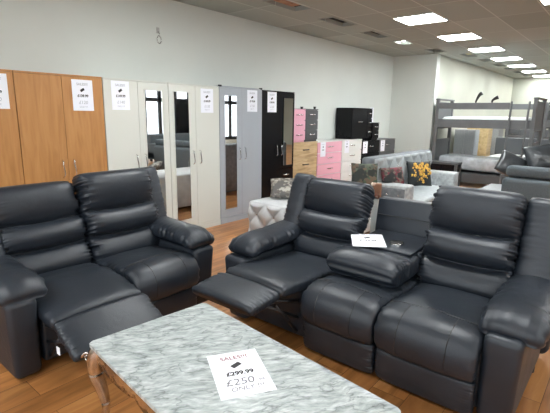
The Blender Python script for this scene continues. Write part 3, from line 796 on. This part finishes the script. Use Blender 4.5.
# ------------------------------------------------------------------ bunk beds
def bunk(x0, y0, label, L_=1.92, D=.95, lower_out=.04):
    """long side along y, front (ladder side) at x0"""
    t = empty('bunk_bed', (x0, y0, 0)); tag(t, label, 'bunk bed', 'grey wooden bunk beds')
    def post(x, y, z1, w=.07): box('post', 'bunk', t, x-w/2, x+w/2, y-w/2, y+w/2, 0, z1, .006)
    H = 1.88
    for y in (0, L_):
        for x in (0, D): post(x, y, H)
        e = 1 if y == 0 else -1
        for (z0, z1) in ((.45, .95), (1.32, 1.84)):
            box('end_panel', 'bunk', t, .035, D-.035, y-.012, y+.012, z0, z1, .003)
        for z in (.97, 1.28): box('end_rail', 'bunk', t, .03, D-.03, y-.02, y+.02, z-.035, z+.035, .004)
        box('top_rail', 'bunk', t, -.04, D+.04, y-.045, y+.045, H, H+.03, .004)
    for (z0, z1, ya) in ((1.69, 1.81, .42), (1.28, 1.46, 0)):
        box('side_rail', 'bunk', t, -.03, 0.0, ya+.035, L_-.035, z0, z1, .003)
        box('side_rail', 'bunk', t, D-.0, D+.03, .035, L_-.035, z0, z1, .003)
    # lower bed is wider and pulled forward
    box('lower_rail', 'charcoal', t, -lower_out-.03, -lower_out, .0, L_, .10, .30, .004)
    box('lower_rail', 'bunk', t, D, D+.03, .035, L_-.035, .18, .34, .004)
    box('slat_base', 'charcoal', t, .036, D-.036, .04, L_-.04, .26, .30, .003)
    box('slat_base', 'charcoal', t, .0, D, .04, L_-.04, 1.36, 1.39, .003)
    ld = empty('ladder', (0, 0, 0)); ld.parent = t
    for yy in (.10, .42):
        bm = bmesh.new(); tube(bm, [(-.05, yy, 1.83), (-.26, yy, .02)], .02, 4); finish(bm, 'stile', 'bunk', ld)
    for k in range(3):
        z = .35+.4*k; xx = -.26+.21*(z-.02)/1.81
        box('rung', 'bunk', ld, xx-.02, xx+.02, .10, .42, z-.012, z+.012, .003)
    return t
BX, BY = 10.0, 1.62
bk1 = bunk(BX, BY, 'grey wooden bunk bed with ladder and a plastic wrapped lower mattress')
m = pad('mattress', 'plastic', None, BX+.045, BX+.91, [(BY+.06, .47), (BY+.5, .48), (BY+1.4, .50), (BY+1.86, .51)], .15, .16, ns=40, nu=40, e=.35, ep=4, wr=.02, wf=14, wl=.3, seed=2)
tag(m, 'silver plastic wrapped mattress on the lower bunk', 'mattress', 'bed mattresses')
m = pad('mattress', 'mattress', None, BX+.04, BX+.91, [(BY+.05, 1.45), (BY+.6, 1.455), (BY+1.87, 1.45)], .07, .055, ns=24, nu=32, e=.35, ep=4, wr=.01, seed=4)
tag(m, 'white mattress on the upper bunk in front of the cream wall', 'mattress', 'bed mattresses')
bk2 = bunk(13.2, -.05, 'grey wooden bunk bed cut by the right edge of the photo')
m = pad('mattress', 'mattress', None, 13.24, 14.1, [(0, .45), (.6, .46), (1.2, .46), (1.83, .45)], .13, .13, ns=24, nu=32, e=.35, ep=4, wr=.01, seed=6)
tag(m, 'white mattress on the lower bunk of the bed at the right edge', 'mattress', 'bed mattresses')
# lamps clipped to the rail: two small dark arms
for i, (yy, h) in enumerate(((2.68, .20), (2.36, .11))):
    bm = bmesh.new(); P = smoothpath([(BX-.015, yy+.06, 1.812), (BX-.015, yy+.05, 1.86), (BX-.015, yy+.0, 1.81+h*.8), (BX-.015, yy-.05, 1.81+h)], 16)
    tube(bm, P, [.016+.026*k/15 for k in range(16)], 8)
    tag(finish(bm, 'clip_lamp', 'rubber', None, True), ['taller dark clip lamp on the bunk bed rail', 'shorter dark clip lamp on the bunk bed rail'][i], 'lamp', 'clip lamps on the bunk rail')
# beds and storage beyond
def bed(x0, x1, y0, y1, label, head='charcoal', mat='mattress', hh=1.0):
    t = empty('double_bed', (x0, y0, 0)); tag(t, label, 'bed', 'beds behind the bunk bed')
    w, l = x1-x0, y1-y0
    box('base', 'palegrey', t, 0, w, 0, l, .06, .34, .02)
    box('headboard', head, t, w, w+.08, -.03, l+.03, .05, hh, .02)
    for a in (.06, w-.06):
        for b in (.06, l-.06): box('foot', 'rubber', t, a-.025, a+.025, b-.025, b+.025, 0, .06, .003)
    m = pad('mattress', mat, None, x0+.02, x1-.02, [(y0+.03, .47), (y0+.5, .48), (y1-.4, .48), (y1-.03, .47)], .11, .12, ns=24, nu=36, e=.35, ep=4, wr=.012, seed=x0)
    return m
tag(bed(11.3, 12.7, 1.3, 2.85, 'low double bed directly behind the bunk bed'), 'white mattress on the low bed directly behind the bunk', 'mattress', 'bed mattresses')
tag(bed(14.4, 15.9, 1.5, 2.9, 'double bed farther back near the end of the showroom', hh=1.15), 'white mattress on the bed at the far end', 'mattress', 'bed mattresses')
def plainchest(x0, x1, y0, y1, H, mat, label, nd, cat='chest of drawers'):
    t = empty('chest_of_drawers' if nd else 'wardrobe', ((x0+x1)/2, (y0+y1)/2, 0)); tag(t, label, cat, 'storage units at the far end')
    w, d = (x1-x0)/2, (y1-y0)/2
    box('carcass', mat, t, -w+.02, w, -d, d, 0, H, .004)
    if nd:
        for i in range(nd): 
            dr = box('drawer', mat, t, -w, -w+.018, -d+.01, d-.01, .05+i*(H-.07)/nd+.01, .05+(i+1)*(H-.07)/nd-.01, .004)
            box('handle', 'chrome', dr, -w-.02, -w, -.08, .08, .05+(i+.5)*(H-.07)/nd-.006, .05+(i+.5)*(H-.07)/nd+.006, .002)
    else:
        for (a, b) in ((-d+.01, -.004), (.004, d-.01)):
            dr = box('door', mat, t, -w, -w+.018, a, b, .08, H-.02, .003)
            box('handle', 'chrome', dr, -w-.02, -w, (-.05 if b < 0 else .04), (-.04 if b < 0 else .05), H*.5-.08, H*.5+.08, .002)
    return t
plainchest(11.6, 12.0, 3.12, 3.62, 1.2, 'palegrey', 'pale grey panel unit seen under the upper bunk beside the pine chest', 0, 'cabinet')
plainchest(12.5, 12.95, 3.04, 3.58, 1.25, 'pine', 'pale pine chest of drawers seen under the upper bunk', 5)
plainchest(13.4, 13.9, 2.98, 3.6, 1.25, 'palegrey', 'pale grey cupboard right of the pine chest at the far wall', 0, 'cabinet')
plainchest(16.2, 16.6, 2.85, 3.42, 1.22, 'charcoal', 'dark grey cupboard at the far wall behind the ladder', 3)
plainchest(17.2, 17.8, .3, 1.5, 1.7, 'cream', 'cream wardrobe against the far back wall', 0, 'wardrobe')

# ------------------------------------------------------------------ blue grey sofa on the right and what the mirrors see
bs = empty('corner_sofa', (6.55, -.95, 0)); tag(bs, 'blue-grey fabric corner sofa seen from behind at the right edge', 'sofa')
box('base', 'bluegrey', bs, .0, .95, .0, 2.30, .08, .34, .03, 3, True)
bb = bmesh.new(); add_box(bb, -.02, .22, .0, 2.30, .10, .70, .06, 4); finish(bb, 'backrest', 'bluegrey', bs, True)
for k in range(2):
    bb = bmesh.new(); add_box(bb, .02, .24, .03+k*1.13, 1.14+k*1.13, .715, .86, .045, 4); finish(bb, 'headrest', 'bluegrey', bs, True)
for k in range(2):
    bb = bmesh.new(); add_box(bb, .24, .95, .04+k*1.12, 1.14+k*1.12, .34, .47, .04, 4); finish(bb, 'seat_cushion', 'bluegrey', bs, True)
for a in (.06, .88):
    for b in (.1, 2.2): box('foot', 'rubber', bs, a-.03, a+.03, b-.03, b+.03, 0, .08, .003)
ch = empty('pale_footstool', (7.4, 1.48, 0)); tag(ch, 'pale grey fabric footstool beside the blue-grey sofa', 'footstool')
box('body', 'palegrey', ch, -.52, .50, -.10, .32, .06, .42, .04, 4, True)
for a in (-.42, .42):
    for b in (-.03, .25): box('foot', 'rubber', ch, a-.02, a+.02, b-.02, b+.02, 0, .06, .002)
cs = empty('dark_armchair', (8.45, .95, 0)); tag(cs, 'dark grey wrapped armchair buried under loose cushions before the bunk bed', 'armchair')
box('base', 'darkfab', cs, -.32, .40, -.45, .62, .0, .45, .05, 4, True)
box('armrest', 'darkfab', cs, -.32, .40, .48, .66, .0, .60, .05, 4, True)
box('backrest', 'darkfab', cs, .30, .48, -.45, .60, .0, .82, .06, 4, True)
DG = 'dark wrapped cushions piled on the armchair'
pillow('cushion', 'darkfab', .46, .44, .24, (8.16, 1.56, .72), (math.radians(50), math.radians(25), math.radians(-70)), 'dark grey wrapped cushion at the left end of the pile', DG)
pillow('cushion', 'darkfab', .50, .48, .26, (8.34, 1.16, .86), (math.radians(60), math.radians(-10), math.radians(-60)), 'dark grey wrapped cushion in the middle of the pile', DG)
pillow('cushion', 'darkfab', .52, .50, .26, (8.26, .70, .84), (math.radians(66), math.radians(14), math.radians(-75)), 'dark grey wrapped cushion at the right end of the pile', DG)
# seen only in the mirrors: more sofas, a mattress and a black wardrobe across the aisle
def plain_sofa(x, y, rz, mat, label, w=1.9):
    t = empty('fabric_sofa', (x, y, 0), rz); tag(t, label, 'sofa', 'sofas across the aisle')
    box('base', mat, t, -w/2, w/2, -.42, .42, .08, .32, .03, 3, True)
    for s in (-1, 1): box('armrest', mat, t, s*(w/2-.09)-.09, s*(w/2-.09)+.09, -.44, .42, .08, .58, .05, 4, True)
    for k in (0, 1): box('seat_cushion', mat, t, -w/2+.19+k*(w-.38)/2, -w/2+.19+(k+1)*(w-.38)/2-.01, -.2, .44, .32, .46, .04, 4, True)
    box('backrest', mat, t, -w/2+.02, w/2-.02, -.46, -.22, .08, .86, .06, 4, True)
    for a in (-w/2+.1, w/2-.1):
        for b in (-.35, .35): box('foot', 'rubber', t, a-.03, a+.03, b-.03, b+.03, 0, .08, .003)
    return t
plain_sofa(5.0, -.75, 0, 'greyvel', 'mid grey sofa reflected in the wardrobe mirrors')
plain_sofa(8.9, -2.9, 0, 'bluegrey', 'blue-grey sofa reflected in the grey wardrobe mirror')
plain_sofa(5.6, -2.6, 0, 'bluegrey', 'blue-grey sofa in the second row across the aisle')
bt = empty('tall_cabinet', (10.1, -3.8, 0)); tag(bt, 'tall black cabinet across the aisle reflected in a mirror', 'cabinet')
box('carcass', 'black', bt, -.8, .8, -.25, .24, 0, 2.0, .004)
for k in range(2): box('door', 'black', bt, -.79+k*.8, -.01+k*.8, .24, .26, .08, 1.98, .003)

# ------------------------------------------------------------------ light, camera
w = bpy.data.worlds.new('World'); scene.world = w; w.use_nodes = True; nt = w.node_tree
bg = nt.nodes['Background']; sky = N(nt, 'ShaderNodeTexSky'); sky.sky_type = 'HOSEK_WILKIE'; sky.turbidity = 8; sky.ground_albedo = .4
sky.sun_direction = (.3, .6, .7)
mixw = N(nt, 'ShaderNodeMix', data_type='RGBA'); mixw.inputs['Factor'].default_value = .75; mixw.inputs['B'].default_value = (.85, .93, 1, 1)
L(nt, sky.outputs[0], mixw.inputs['A']); L(nt, mixw.outputs['Result'], bg.inputs['Color']); bg.inputs['Strength'].default_value = 1.7
def portal(loc, rot, sx, sy):
    l = bpy.data.lights.new('window_portal', 'AREA'); l.shape = 'RECTANGLE'; l.size = sx; l.size_y = sy; l.cycles.is_portal = True
    o = bpy.data.objects.new('window_portal', l); col.objects.link(o); o.location = loc; o.rotation_euler = rot
for a, b in RW: portal(((a+b)/2, Y0-.15, 1.475), (PI/2, 0, 0), b-a, 2.25)
for a, b in NW: portal((X0-.15, (a+b)/2, 1.475), (PI/2, 0, -PI/2), b-a, 2.25)

cam = bpy.data.cameras.new('Camera'); co = bpy.data.objects.new('Camera', cam); col.objects.link(co)
f_, yaw, pit, rol = 430.0, 0.69077543, 0.20964614, 0.01349714
fw = Vector((math.cos(pit)*math.cos(yaw), math.cos(pit)*math.sin(yaw), -math.sin(pit)))
rt = Vector((math.sin(yaw), -math.cos(yaw), 0)); up = rt.cross(fw)
c, s = math.cos(rol), math.sin(rol)
xr = rt*c+up*s; yu = up*c-rt*s
mw = Matrix((xr, yu, -fw)).transposed().to_4x4(); mw.translation = (0, 0, 1.5)
co.matrix_world = mw
cam.sensor_width = 36; cam.lens = f_*36/550; cam.clip_start = .05
scene.camera = co
vs_ = scene.view_settings; vs_.view_transform = 'Standard'; vs_.look = 'None'; vs_.gamma = 1; vs_.use_curve_mapping = False; vs_.exposure = 1.55
scene.cycles.use_denoising = True
scene.cycles.max_bounces = 8; scene.cycles.sample_clamp_indirect = 8
